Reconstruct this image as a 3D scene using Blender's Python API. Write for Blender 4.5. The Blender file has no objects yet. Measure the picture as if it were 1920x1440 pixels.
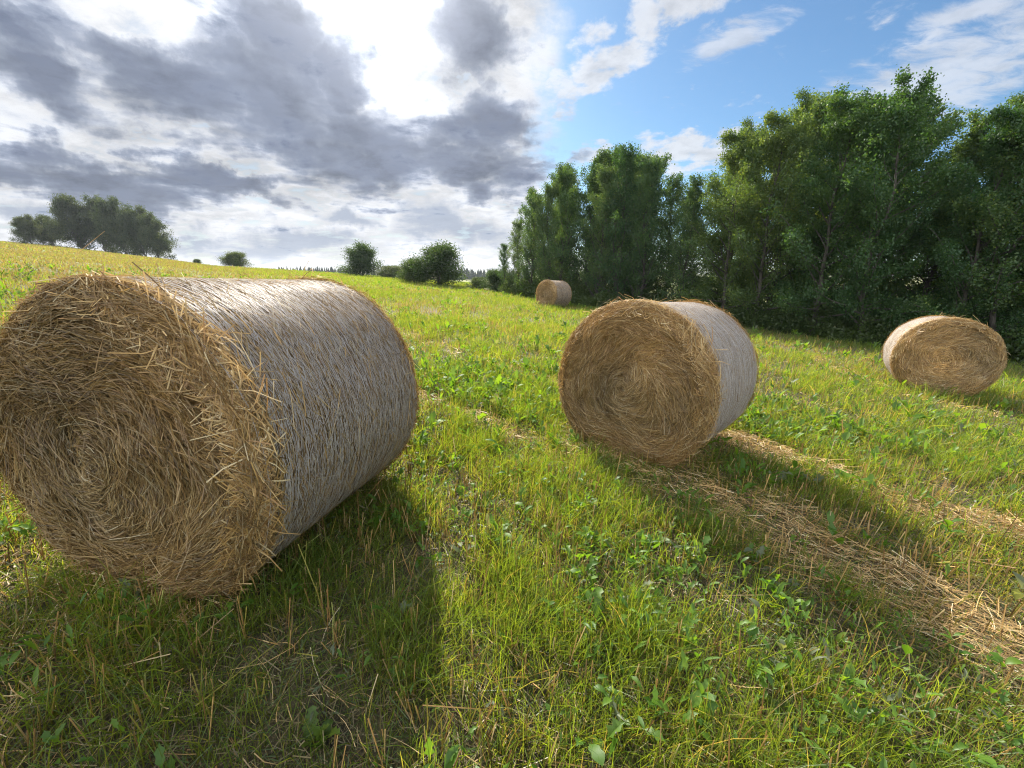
import bpy, math, random
import numpy as np
from mathutils import Vector, Matrix

S = bpy.context.scene
COL = S.collection
PI = math.pi
D2R = math.radians

# ------------------------------------------------------------------ camera
CAM_H = 1.364
F_PX, PITCH, ROLL = 779.8, D2R(15.186), D2R(-0.344)
fw = Vector((0, math.cos(PITCH), -math.sin(PITCH)))
dn = Vector((0, -math.sin(PITCH), -math.cos(PITCH)))
rt = Vector((1, 0, 0))
rt2 = rt * math.cos(ROLL) + dn * math.sin(ROLL)
dn2 = -rt * math.sin(ROLL) + dn * math.cos(ROLL)
cam_d = bpy.data.cameras.new('camera')
cam_d.sensor_width = 36
cam_d.lens = F_PX / 1920 * 36
cam_d.clip_start = 0.02
cam_d.clip_end = 9000
cam = bpy.data.objects.new('camera', cam_d)
COL.objects.link(cam)
M = Matrix((rt2, -dn2, -fw)).transposed().to_4x4()
M.translation = (0, 0, CAM_H)
cam.matrix_world = M
S.camera = cam

# ------------------------------------------------------------------ light and colour management
SUN_AZ, SUN_EL = D2R(-15.9), D2R(33.0)
sun_dir = Vector((math.sin(SUN_AZ) * math.cos(SUN_EL), math.cos(SUN_AZ) * math.cos(SUN_EL), math.sin(SUN_EL)))
sd = bpy.data.lights.new('sun', 'SUN')
sd.energy = 5.0
sd.angle = D2R(0.53)
sd.color = (1.0, 0.93, 0.82)
sun = bpy.data.objects.new('sun', sd)
COL.objects.link(sun)
sun.rotation_mode = 'QUATERNION'
sun.rotation_quaternion = sun_dir.to_track_quat('Z', 'Y')
sun.location = sun_dir * 60
S.view_settings.view_transform = 'Standard'
S.view_settings.look = 'None'
S.view_settings.exposure = 1.40
S.view_settings.gamma = 1
S.render.film_transparent = False
cy = S.cycles
cy.max_bounces = 7
cy.diffuse_bounces = 3
cy.glossy_bounces = 2
cy.transmission_bounces = 5
cy.transparent_max_bounces = 6
cy.caustics_reflective = False
cy.caustics_refractive = False
cy.sample_clamp_indirect = 6
cy.use_denoising = True
cy.denoising_prefilter = 'NONE'
cy.filter_width = 1.15


# ------------------------------------------------------------------ node helper
class NT:
    def __init__(self, tree):
        self.t = tree
        tree.nodes.clear()

    def n(self, typ, **kw):
        nd = self.t.nodes.new(typ)
        for k, v in kw.items():
            setattr(nd, k, v)
        return nd

    def link(self, a, b):
        self.t.links.new(a, b)

    def put(self, sock, v):
        if hasattr(v, 'is_linked') or isinstance(v, bpy.types.NodeSocket):
            self.t.links.new(v, sock)
        else:
            sock.default_value = v

    def math(self, op, a, b=None, c=None, clamp=False):
        nd = self.n('ShaderNodeMath', operation=op, use_clamp=clamp)
        self.put(nd.inputs[0], a)
        if b is not None: self.put(nd.inputs[1], b)
        if c is not None: self.put(nd.inputs[2], c)
        return nd.outputs[0]

    def vmath(self, op, a, b=None, scale=None):
        nd = self.n('ShaderNodeVectorMath', operation=op)
        self.put(nd.inputs[0], a)
        if b is not None: self.put(nd.inputs[1], b)
        if scale is not None: self.put(nd.inputs['Scale'], scale)
        return nd.outputs['Value'] if op in ('LENGTH', 'DOT_PRODUCT', 'DISTANCE') else nd.outputs[0]

    def noise(self, vec, scale, detail=4, rough=0.5, dist=0.0, out='Fac'):
        nd = self.n('ShaderNodeTexNoise')
        if vec is not None: self.put(nd.inputs['Vector'], vec)
        nd.inputs['Scale'].default_value = scale
        nd.inputs['Detail'].default_value = detail
        nd.inputs['Roughness'].default_value = rough
        nd.inputs['Distortion'].default_value = dist
        return nd.outputs[0] if out == 'Fac' else nd.outputs['Color']

    def smooth(self, v, a, b, lo=0.0, hi=1.0):
        nd = self.n('ShaderNodeMapRange', interpolation_type='SMOOTHSTEP')
        self.put(nd.inputs[0], v)
        nd.inputs[1].default_value = a; nd.inputs[2].default_value = b
        nd.inputs[3].default_value = lo; nd.inputs[4].default_value = hi
        return nd.outputs[0]

    def lin(self, v, a, b, lo=0.0, hi=1.0):
        nd = self.n('ShaderNodeMapRange')
        self.put(nd.inputs[0], v)
        nd.inputs[1].default_value = a; nd.inputs[2].default_value = b
        nd.inputs[3].default_value = lo; nd.inputs[4].default_value = hi
        return nd.outputs[0]

    def mix(self, f, a, b, mode='MIX'):
        nd = self.n('ShaderNodeMix', data_type='RGBA', blend_type=mode)
        self.put(nd.inputs[0], f)
        for s, v in ((nd.inputs[6], a), (nd.inputs[7], b)):
            if isinstance(v, (tuple, list)):
                s.default_value = tuple(v) if len(v) == 4 else tuple(v) + (1,)
            else:
                self.put(s, v)
        return nd.outputs[2]


# ------------------------------------------------------------------ sky: physical sky with clouds placed by direction
W = bpy.data.worlds.new('World')
S.world = W
W.use_nodes = True
w = NT(W.node_tree)
wout = w.n('ShaderNodeOutputWorld')
sky = w.n('ShaderNodeTexSky', sky_type='NISHITA', sun_disc=False)
sky.sun_elevation = SUN_EL
sky.sun_rotation = SUN_AZ
sky.altitude = 100
sky.air_density = 1.0
sky.dust_density = 0.6
sky.ozone_density = 2.0
dirv = w.vmath('NORMALIZE', w.n('ShaderNodeTexCoord').outputs['Generated'])
sep = w.n('ShaderNodeSeparateXYZ'); w.link(dirv, sep.inputs[0])
dx, dy, dz = sep.outputs
den = w.math('ADD', w.math('MAXIMUM', dz, 0.0), 0.16)
cmb = w.n('ShaderNodeCombineXYZ')
w.link(w.math('DIVIDE', dx, den), cmb.inputs[0])
w.link(w.math('DIVIDE', dy, den), cmb.inputs[1])
pc = cmb.outputs[0]
nA = w.noise(pc, 2.3, 9, 0.60, 0.35)
nB = w.noise(w.vmath('ADD', pc, (7.3, 2.1, 4.0)), 3.4, 8, 0.62, 0.2)
nC = w.noise(w.vmath('ADD', pc, (1.3, 9.1, 2.0)), 0.9, 6, 0.55, 0.2)
wc = w.noise(w.vmath('ADD', dirv, (3, 3, 3)), 5.0, 7, 0.6, 0.0, 'Color')
warp = w.vmath('ADD', dirv, w.vmath('SCALE', w.vmath('SUBTRACT', wc, (0.5, 0.5, 0.5)), scale=0.22))


def blob(c, ra, re, roll=0.0, vec=None):
    """1 in the middle of an elliptic patch of sky, 0 at its rim (c: direction, ra/re: radii, roll: tilt in degrees)"""
    c = Vector(c).normalized()
    e1 = Vector((c.y, -c.x, 0)).normalized()
    e2 = e1.cross(c)
    cr, sr = math.cos(D2R(roll)), math.sin(D2R(roll))
    f1 = e1 * cr + e2 * sr
    f2 = e2 * cr - e1 * sr
    m = Matrix((f1, f2, -c)).transposed()
    if m.determinant() < 0:
        m = Matrix((f1, f2, c)).transposed()
    nd = w.n('ShaderNodeMapping', vector_type='TEXTURE')
    w.link(vec if vec is not None else warp, nd.inputs[0])
    nd.inputs['Location'].default_value = c
    nd.inputs['Rotation'].default_value = m.to_euler('XYZ')
    nd.inputs['Scale'].default_value = (ra, re, max(ra, re) * 1.3)
    return w.math('SUBTRACT', 1.0, w.vmath('LENGTH', nd.outputs[0]), clamp=True)


def union(bl):
    r = bl[0]
    for b in bl[1:]:
        r = w.math('MAXIMUM', r, b)
    return r


dark_blobs = union([
    blob((-0.062, 0.904, 0.422), 0.114, 0.108, 20),
    blob((-0.663, 0.700, 0.265), 0.125, 0.063, -28),
    blob((-0.588, 0.749, 0.305), 0.183, 0.073, -18),
    blob((-0.558, 0.785, 0.268), 0.204, 0.112, -10),
    blob((-0.429, 0.859, 0.281), 0.225, 0.148, -6),
    blob((-0.385, 0.844, 0.373), 0.087, 0.087, 0),
    blob((-0.320, 0.888, 0.330), 0.086, 0.086, 0),
    blob((-0.291, 0.927, 0.238), 0.263, 0.132, -6),
    blob((-0.115, 0.969, 0.220), 0.317, 0.093, -4),
    blob((-0.036, 0.957, 0.287), 0.129, 0.100, 0),
    blob((-0.668, 0.730, 0.147), 0.291, 0.050, -6),
    blob((-0.533, 0.834, 0.143), 0.183, 0.041, -8),
    blob((-0.662, 0.678, 0.320), 0.083, 0.045, -25),
])
low_blobs = union([
    blob((-0.438, 0.897, 0.059), 0.230, 0.040, 0),
    blob((-0.121, 0.989, 0.090), 0.232, 0.053, 0),
    blob((-0.714, 0.694, 0.090), 0.139, 0.024, -5),
    blob((-0.574, 0.816, 0.071), 0.098, 0.026, 0),
    blob((-0.357, 0.927, 0.114), 0.103, 0.024, 0),
])
nAc = w.math('SUBTRACT', nA, 0.5)
vor = w.n('ShaderNodeTexVoronoi', feature='SMOOTH_F1'); vor.inputs['Scale'].default_value = 5.5; vor.inputs['Smoothness'].default_value = 0.6
try: vor.inputs['Detail'].default_value = 2.0
except KeyError: pass
w.link(w.vmath('ADD', pc, w.vmath('SCALE', wc, scale=0.35)), vor.inputs['Vector'])
bil = w.math('SUBTRACT', 0.42, vor.outputs['Distance'])
thick = w.math('ADD', w.math('MULTIPLY', dark_blobs, 1.15), w.math('ADD', w.math('MULTIPLY', nAc, 1.15), w.math('ADD', w.math('MULTIPLY', w.math('SUBTRACT', nB, 0.5), 1.25), w.math('MULTIPLY', bil, 0.45))))
dark = w.lin(thick, -0.02, 0.72)
low = w.smooth(w.math('ADD', low_blobs, w.math('MULTIPLY', w.math('SUBTRACT', nB, 0.5), 2.4)), 0.02, 0.80)

# cover on the left side of the sky, up to a ragged border a little right of straight ahead
wsep = w.n('ShaderNodeSeparateXYZ'); w.link(warp, wsep.inputs[0])
side = w.math('SUBTRACT', w.math('MULTIPLY', dy, 0.070), wsep.outputs[0])
side = w.math('ADD', side, w.math('MULTIPLY', w.math('SUBTRACT', nB, 0.5), 0.20))
cov_left = w.smooth(side, -0.035, 0.045)
holes = w.smooth(w.math('ADD', nB, w.math('MULTIPLY', dark, 0.5)), 0.30, 0.46, 0.72, 1.0)
cov_left = w.math('MULTIPLY', cov_left, holes)
# small puffs right of the border and the thin veil above the trees
puffs = union([
    blob((0.140, 0.893, 0.427), 0.070, 0.049, 0),
    blob((0.224, 0.881, 0.417), 0.063, 0.092, 20),
    blob((0.200, 0.904, 0.378), 0.086, 0.062, 10),
    blob((0.161, 0.924, 0.346), 0.078, 0.078, 0),
    blob((0.303, 0.848, 0.436), 0.138, 0.042, 10),
    blob((0.356, 0.910, 0.214), 0.149, 0.048, 0),
    blob((0.154, 0.964, 0.215), 0.090, 0.045, 0),
    blob((0.096, 0.937, 0.337), 0.067, 0.081, 0),
])
nP = w.noise(w.vmath('ADD', pc, (2.3, 5.1, 1.0)), 7.5, 6, 0.6, 0.2)
puff = w.smooth(w.math('ADD', puffs, w.math('ADD', w.math('MULTIPLY', w.math('SUBTRACT', nP, 0.54), 2.6), w.math('MULTIPLY', w.math('SUBTRACT', nB, 0.5), 0.6))), 0.16, 0.72, 0.0, 0.85)
st = w.n('ShaderNodeMapping'); w.link(pc, st.inputs[0])
st.inputs['Rotation'].default_value = (0, 0, D2R(35)); st.inputs['Scale'].default_value = (1.0, 1.9, 1)
nS = w.noise(st.outputs[0], 8.0, 6, 0.62, 0.5)
cir = union([blob((0.635, 0.720, 0.279), 0.22, 0.10, 12, dirv), blob((0.636, 0.688, 0.350), 0.13, 0.030, 10, dirv), blob((0.379, 0.841, 0.387), 0.12, 0.035, 12, dirv)])
cirrus = w.smooth(w.math('ADD', cir, w.math('MULTIPLY', w.math('SUBTRACT', nS, 0.5), 1.8)), 0.16, 0.85, 0.0, 0.65)
# the part of the sky behind the camera: unseen broken fair-weather cloud, brightened as fill for the shade
behind = w.math('MULTIPLY', w.smooth(dy, 0.25, -0.1), w.smooth(nC, 0.40, 0.58))
alpha = union([cov_left, puff, cirrus, behind])
alpha = w.math('MULTIPLY', alpha, w.smooth(dz, -0.02, 0.01))

glow = w.math('MAXIMUM', w.vmath('DOT_PRODUCT', dirv, tuple(sun_dir)), 0.0)
g1 = w.math('POWER', glow, 130.0)
g2 = w.math('POWER', glow, 14.0)
white = w.lin(w.math('ADD', w.math('MULTIPLY', nB, 0.6), w.math('MULTIPLY', nC, 0.4)), 0.38, 0.60, 0.58, 1.20)
ccol = w.vmath('SCALE', (0.96, 0.98, 1.02), scale=white)
ccol = w.mix(w.math('MULTIPLY', low, 0.85), ccol, (0.40, 0.47, 0.60))
cr = w.n('ShaderNodeValToRGB')
el = cr.color_ramp.elements
el[0].position = 0.0; el[0].color = (1, 1, 1, 1)
el[1].position = 1.0; el[1].color = (0.255, 0.290, 0.375, 1)
for p_, c_ in ((0.14, (0.94, 0.96, 0.99)), (0.30, (0.66, 0.70, 0.78)), (0.50, (0.42, 0.465, 0.56)), (0.72, (0.31, 0.35, 0.44))):
    e_ = el.new(p_); e_.color = c_ + (1,)
w.link(dark, cr.inputs[0])
ccol = w.mix(1.0, ccol, w.mix(w.math('MULTIPLY', w.math('POWER', glow, 45.0), 0.45), cr.outputs[0], (1.0, 1.0, 1.0)), 'MULTIPLY')
gain = w.math('ADD', w.smooth(dy, 0.3, -0.5, 0.86, 2.7), w.math('ADD', w.math('MULTIPLY', g2, 0.22), w.math('MULTIPLY', g1, 1.5)))  # unseen cloud behind the camera is raised to lift the shaded sides
ccol = w.vmath('SCALE', ccol, scale=gain)
b_sky = w.n('ShaderNodeBackground'); b_sky.inputs[1].default_value = 0.050
skyc = w.mix(1.0, sky.outputs[0], (0.66, 0.88, 1.0), 'MULTIPLY')
w.link(skyc, b_sky.inputs[0])
b_cl = w.n('ShaderNodeBackground'); b_cl.inputs[1].default_value = 0.40
w.link(ccol, b_cl.inputs[0])
mx = w.n('ShaderNodeMixShader')
w.link(alpha, mx.inputs[0]); w.link(b_sky.outputs[0], mx.inputs[1]); w.link(b_cl.outputs[0], mx.inputs[2])
w.link(mx.outputs[0], wout.inputs[0])
W.cycles.sampling_method = 'MANUAL'
W.cycles.sample_map_resolution = 512

# ------------------------------------------------------------------ numpy helpers
_tab = np.random.default_rng(11).random((256, 256))


def vnoise(x, y, scale, seed=0):
    """smooth value noise, 0..1, feature size = scale metres"""
    x = np.asarray(x, float) / scale + seed * 17.3 + 1000
    y = np.asarray(y, float) / scale + seed * 9.7 + 1000
    xi = np.floor(x).astype(int); yi = np.floor(y).astype(int)
    fx = x - xi; fy = y - yi
    fx = fx * fx * (3 - 2 * fx); fy = fy * fy * (3 - 2 * fy)
    a = _tab[xi % 256, yi % 256]; b = _tab[(xi + 1) % 256, yi % 256]
    c = _tab[xi % 256, (yi + 1) % 256]; d = _tab[(xi + 1) % 256, (yi + 1) % 256]
    return (a * (1 - fx) + b * fx) * (1 - fy) + (c * (1 - fx) + d * fx) * fy


def fbm(x, y, scale, seed=0):
    return vnoise(x, y, scale, seed) * .5 + vnoise(x, y, scale * .47, seed + 1) * .3 + vnoise(x, y, scale * .21, seed + 2) * .2


AZK = np.radians([-180, -120, -60, -49.5, -46.2, -43.2, -38.7, -34.7, -21, 20, 60, 180])
KK = np.array([2e-4, 1e-4, 3e-5, 3e-5, 4e-5, 6.5e-5, 1.15e-4, 1.9e-4, 2.0e-4, 2.2e-4, 2e-4, 2e-4])


def gz(x, y):
    """height of the field: a hillside falling to the right, rounding off into a far valley floor"""
    x = np.asarray(x, float); y = np.asarray(y, float)
    r = np.hypot(x, y)
    k = np.interp(np.arctan2(x, y), AZK, KK)
    k = 2e-4 + (k - 2e-4) * np.clip(r / 20, 0, 1)
    xx = np.where(x < 0, x, x)
    z = -0.0681 * xx - 0.00135 * y - k * r * r
    near = np.clip(1 - r / 60, 0, 1)
    z = z + (fbm(x, y, 1.7, 5) - .5) * .07 * near + (fbm(x, y, 14, 8) - .5) * .18 * np.clip((r - 6) / 20, 0, 1)
    fl = -5.6
    return np.where(z < fl + 1, fl + np.exp(np.clip(z - fl - 1, -50, 0)), z)


def mesh(name, V, Q, mat, col=None, parent=None, smooth=False, link=True):
    me = bpy.data.meshes.new(name)
    V = np.ascontiguousarray(V, dtype=np.float32); Q = np.ascontiguousarray(Q, dtype=np.int32)
    n, k = Q.shape
    me.vertices.add(len(V)); me.vertices.foreach_set('co', V.ravel())
    me.loops.add(n * k); me.loops.foreach_set('vertex_index', Q.ravel())
    me.polygons.add(n); me.polygons.foreach_set('loop_start', np.arange(0, n * k, k, dtype=np.int32))
    if smooth:
        me.polygons.foreach_set('use_smooth', np.ones(n, dtype=bool))
    me.update(calc_edges=True)
    if col is not None:
        ca = me.color_attributes.new('col', 'FLOAT_COLOR', 'POINT')
        c4 = np.ones((len(V), 4), dtype=np.float32); c4[:, :3] = col
        ca.data.foreach_set('color', c4.ravel())
    me.materials.append(mat)
    if not link:
        return me
    o = bpy.data.objects.new(name, me); COL.objects.link(o)
    if parent: o.parent = parent
    return o


def tag(o, label=None, cat=None, group=None, kind=None):
    if label: o['label'] = label
    if cat: o['category'] = cat
    if group: o['group'] = group
    if kind: o['kind'] = kind
    return o


def ribbons(P, Wd, facing, tip=1.0):
    """P (N,K,3) centre lines, Wd (N,) widths, facing (N,3) -> ribbon verts and quads"""
    N, K, _ = P.shape
    T = np.gradient(P, axis=1)
    side = np.cross(T, facing[:, None, :])
    side /= np.linalg.norm(side, axis=2, keepdims=True) + 1e-9
    prof = np.linspace(1, tip, K)
    off = side * (Wd[:, None] * .5 * prof[None, :])[:, :, None]
    V = np.stack([P - off, P + off], axis=2).reshape(-1, 3)
    base = (np.arange(N) * 2 * K)[:, None] + (np.arange(K - 1) * 2)[None, :]
    Q = np.stack([base, base + 1, base + 3, base + 2], axis=-1).reshape(-1, 4)
    return V, Q


def tubes(P, R, sides=5):
    """P (K,3), R (K,) -> one tapered tube"""
    P = np.asarray(P, float); R = np.asarray(R, float)
    K = len(P)
    T = np.gradient(P, axis=0); T /= np.linalg.norm(T, axis=1, keepdims=True) + 1e-9
    ref = np.array([0.31, 0.95, 0.07])
    A = np.cross(T, ref); A /= np.linalg.norm(A, axis=1, keepdims=True) + 1e-9
    B = np.cross(T, A)
    th = np.arange(sides) / sides * 2 * PI
    V = P[:, None, :] + R[:, None, None] * (np.cos(th)[None, :, None] * A[:, None, :] + np.sin(th)[None, :, None] * B[:, None, :])
    Q = []
    for k in range(K - 1):
        for s in range(sides):
            s2 = (s + 1) % sides
            Q.append((k * sides + s, k * sides + s2, (k + 1) * sides + s2, (k + 1) * sides + s))
    return V.reshape(-1, 3), np.array(Q)


class Acc:
    def __init__(self): self.V = []; self.Q = []; self.C = []; self.n = 0
    def add(self, V, Q, C=None):
        self.V.append(V); self.Q.append(Q + self.n); self.n += len(V)
        if C is not None: self.C.append(C)
    def get(self):
        return np.concatenate(self.V), np.concatenate(self.Q), (np.concatenate(self.C) if self.C else None)


def lerp(a, b, t):
    return np.asarray(a) + (np.asarray(b) - np.asarray(a)) * np.asarray(t)[..., None]


# ------------------------------------------------------------------ materials
def new_mat(name):
    m = bpy.data.materials.new(name)
    m.use_nodes = True
    return m, NT(m.node_tree)


def leaf_material(name, transl=0.5, rough=0.45, gloss=0.06, tint=(1, 1, 1), ttint=(1.9, 1.6, 0.55), vary=0.0):
    """thin plant tissue: per-blade colour from the mesh, light both reflected and passed through"""
    m, t = new_mat(name)
    out = t.n('ShaderNodeOutputMaterial')
    at = t.n('ShaderNodeAttribute', attribute_name='col')
    c = at.outputs['Color']
    c = t.mix(1.0, c, tint, 'MULTIPLY')
    if vary:
        oi = t.n('ShaderNodeObjectInfo')
        hs = t.n('ShaderNodeHueSaturation')
        t.link(t.lin(oi.outputs['Random'], 0, 1, 0.5 - vary * .03, 0.5 + vary * .07), hs.inputs['Hue'])
        t.link(t.lin(oi.outputs['Random'], 0, 1, 1 + vary * .4, 1 - vary * .4), hs.inputs['Value'])
        t.link(c, hs.inputs['Color']); c = hs.outputs[0]
    d = t.n('ShaderNodeBsdfDiffuse'); t.link(c, d.inputs[0])
    tr = t.n('ShaderNodeBsdfTranslucent'); t.link(t.mix(1.0, c, ttint, 'MULTIPLY'), tr.inputs[0])
    mx = t.n('ShaderNodeMixShader'); mx.inputs[0].default_value = transl
    t.link(d.outputs[0], mx.inputs[1]); t.link(tr.outputs[0], mx.inputs[2])
    g = t.n('ShaderNodeBsdfGlossy'); g.inputs['Roughness'].default_value = rough; g.inputs[0].default_value = (1, 1, 1, 1)
    m2 = t.n('ShaderNodeMixShader'); m2.inputs[0].default_value = gloss
    t.link(mx.outputs[0], m2.inputs[1]); t.link(g.outputs[0], m2.inputs[2])
    t.link(m2.outputs[0], out.inputs[0])
    return m


M_grass = leaf_material('grass_blades', 0.58, 0.50, 0.022)
M_straw = leaf_material('straw_stalks', 0.22, 0.45, 0.03, ttint=(1.1, 1.0, 0.8))
M_weed = leaf_material('weed_leaves', 0.55, 0.50, 0.018)
M_leaf = leaf_material('tree_leaves', 0.44, 0.50, 0.022, vary=0.5)
M_net = leaf_material('net_threads', 0.22, 0.45, 0.02, ttint=(1, 1, 1))


def bark_material():
    m, t = new_mat('bark')
    out = t.n('ShaderNodeOutputMaterial'); p = t.n('ShaderNodeBsdfPrincipled')
    tc = t.n('ShaderNodeTexCoord')
    mp = t.n('ShaderNodeMapping'); t.link(tc.outputs['Object'], mp.inputs[0]); mp.inputs['Scale'].default_value = (9, 9, 2.2)
    n = t.noise(mp.outputs[0], 2.0, 6, 0.65)
    t.link(t.mix(t.smooth(n, .3, .7), (0.022, 0.019, 0.015), (0.085, 0.076, 0.062)), p.inputs['Base Color'])
    p.inputs['Roughness'].default_value = 0.9
    b = t.n('ShaderNodeBump'); b.inputs['Strength'].default_value = 0.6; b.inputs['Distance'].default_value = 0.02
    t.link(n, b.inputs['Height']); t.link(b.outputs[0], p.inputs['Normal'])
    t.link(p.outputs[0], out.inputs[0])
    return m


def hay_material():
    m, t = new_mat('packed_hay')
    out = t.n('ShaderNodeOutputMaterial'); p = t.n('ShaderNodeBsdfPrincipled')
    tc = t.n('ShaderNodeTexCoord')
    n1 = t.noise(tc.outputs['Object'], 9.0, 5, 0.65, 0.6)
    n2 = t.noise(tc.outputs['Object'], 70.0, 4, 0.7, 1.0)
    c = t.mix(t.smooth(n1, .3, .7), (0.10, 0.060, 0.026), (0.27, 0.175, 0.078))
    c = t.mix(t.math('MULTIPLY', t.smooth(n2, .5, .75), .6), c, (0.40, 0.28, 0.14))
    t.link(c, p.inputs['Base Color']); p.inputs['Roughness'].default_value = 0.85
    b = t.n('ShaderNodeBump'); b.inputs['Strength'].default_value = 0.9; b.inputs['Distance'].default_value = 0.015
    t.link(t.math('ADD', n2, n1), b.inputs['Height']); t.link(b.outputs[0], p.inputs['Normal'])
    t.link(p.outputs[0], out.inputs[0])
    return m


def ground_material():
    m, t = new_mat('field_soil_and_thatch')
    out = t.n('ShaderNodeOutputMaterial'); p = t.n('ShaderNodeBsdfPrincipled')
    tc = t.n('ShaderNodeTexCoord'); co = tc.outputs['Object']
    n0 = t.noise(co, 0.11, 5, 0.6, 0.4)
    n1 = t.noise(co, 0.9, 6, 0.65, 0.4)
    n2 = t.noise(co, 14.0, 6, 0.7, 0.6)
    n3 = t.noise(co, 90.0, 4, 0.7, 0.8)
    near = t.mix(t.smooth(n2, .35, .65), (0.040, 0.034, 0.017), (0.105, 0.090, 0.040))
    near = t.mix(t.math('MULTIPLY', t.smooth(n3, .5, .7), .6), near, (0.20, 0.15, 0.075))
    far = t.mix(t.smooth(n0, .38, .68), (0.125, 0.160, 0.026), (0.200, 0.170, 0.055))
    far = t.mix(t.math('MULTIPLY', t.smooth(n1, .4, .65), .6), far, (0.115, 0.140, 0.026))
    dist = t.vmath('LENGTH', co)
    c = t.mix(t.smooth(dist, 6.0, 45.0), near, far)
    t.link(c, p.inputs['Base Color']); p.inputs['Roughness'].default_value = 0.95
    b = t.n('ShaderNodeBump'); b.inputs['Strength'].default_value = 0.8; b.inputs['Distance'].default_value = 0.04
    t.link(t.math('ADD', n2, t.math('MULTIPLY', n3, .5)), b.inputs['Height']); t.link(b.outputs[0], p.inputs['Normal'])
    t.link(p.outputs[0], out.inputs[0])
    return m


M_bark = bark_material()
M_hay = hay_material()
M_ground = ground_material()

# ------------------------------------------------------------------ ground
NA, NR = 360, 190
rr = 0.12 * (1.0512 ** np.arange(NR))
aa = np.linspace(-PI, PI, NA, endpoint=False)
RR, AA = np.meshgrid(rr, aa, indexing='ij')
gx, gy = RR * np.sin(AA), RR * np.cos(AA)
V = np.stack([gx, gy, gz(gx, gy)], -1).reshape(-1, 3)
V = np.concatenate([V, [[0, 0, float(gz(0, 0))]]])
i, j = np.meshgrid(np.arange(NR - 1), np.arange(NA), indexing='ij')
j2 = (j + 1) % NA
Q = np.stack([i * NA + j, (i + 1) * NA + j, (i + 1) * NA + j2, i * NA + j2], -1).reshape(-1, 4)
cap = [(len(V) - 1, a, (a + 1) % NA, len(V) - 1) for a in range(0)]
ground = mesh('ground', V, Q, M_ground, smooth=True)
tag(ground, kind='structure')

# ------------------------------------------------------------------ the four round bales
# axis points away from the visible end; numbers: x, y, yaw, radius
BALE_L = 1.160
BALES = [
    (-1.356, 1.984, 75.89, 0.641),
    (1.217, 3.464, 47.88, 0.632),
    (7.033, 6.813, 54.22, 0.623),
    (1.916, 20.141, 43.31, 0.632),
]
STRAW_COLS = np.array([(0.47, 0.305, 0.115), (0.39, 0.245, 0.088), (0.53, 0.380, 0.170), (0.27, 0.155, 0.058), (0.58, 0.47, 0.27), (0.31, 0.22, 0.10), (0.14, 0.085, 0.036)])
STRAW_P = np.array([.25, .22, .16, .15, .08, .08, .06])


def straw_cols(rng, N, K, warm=None):
    c = STRAW_COLS[rng.choice(len(STRAW_COLS), N, p=STRAW_P)]
    c = c * rng.uniform(.75, 1.2, (N, 1))
    if warm is not None:
        c = c * warm
    return np.repeat(c, K * 2, axis=0)


def face_x(r, R, L):
    """x of the end surface at radius r: nearly flat, rounded off at the rim"""
    rim = np.clip((r - (R - .13)) / .13, 0, 1)
    return -L / 2 - .02 - .030 * (1 - (r / R) ** 2) + .060 * rim ** 2.2


def face_bump(y, z, seed):
    return (fbm(y, z, .34, seed) - .5) * .10 + (fbm(y, z, .10, seed + 3) - .5) * .060


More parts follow.
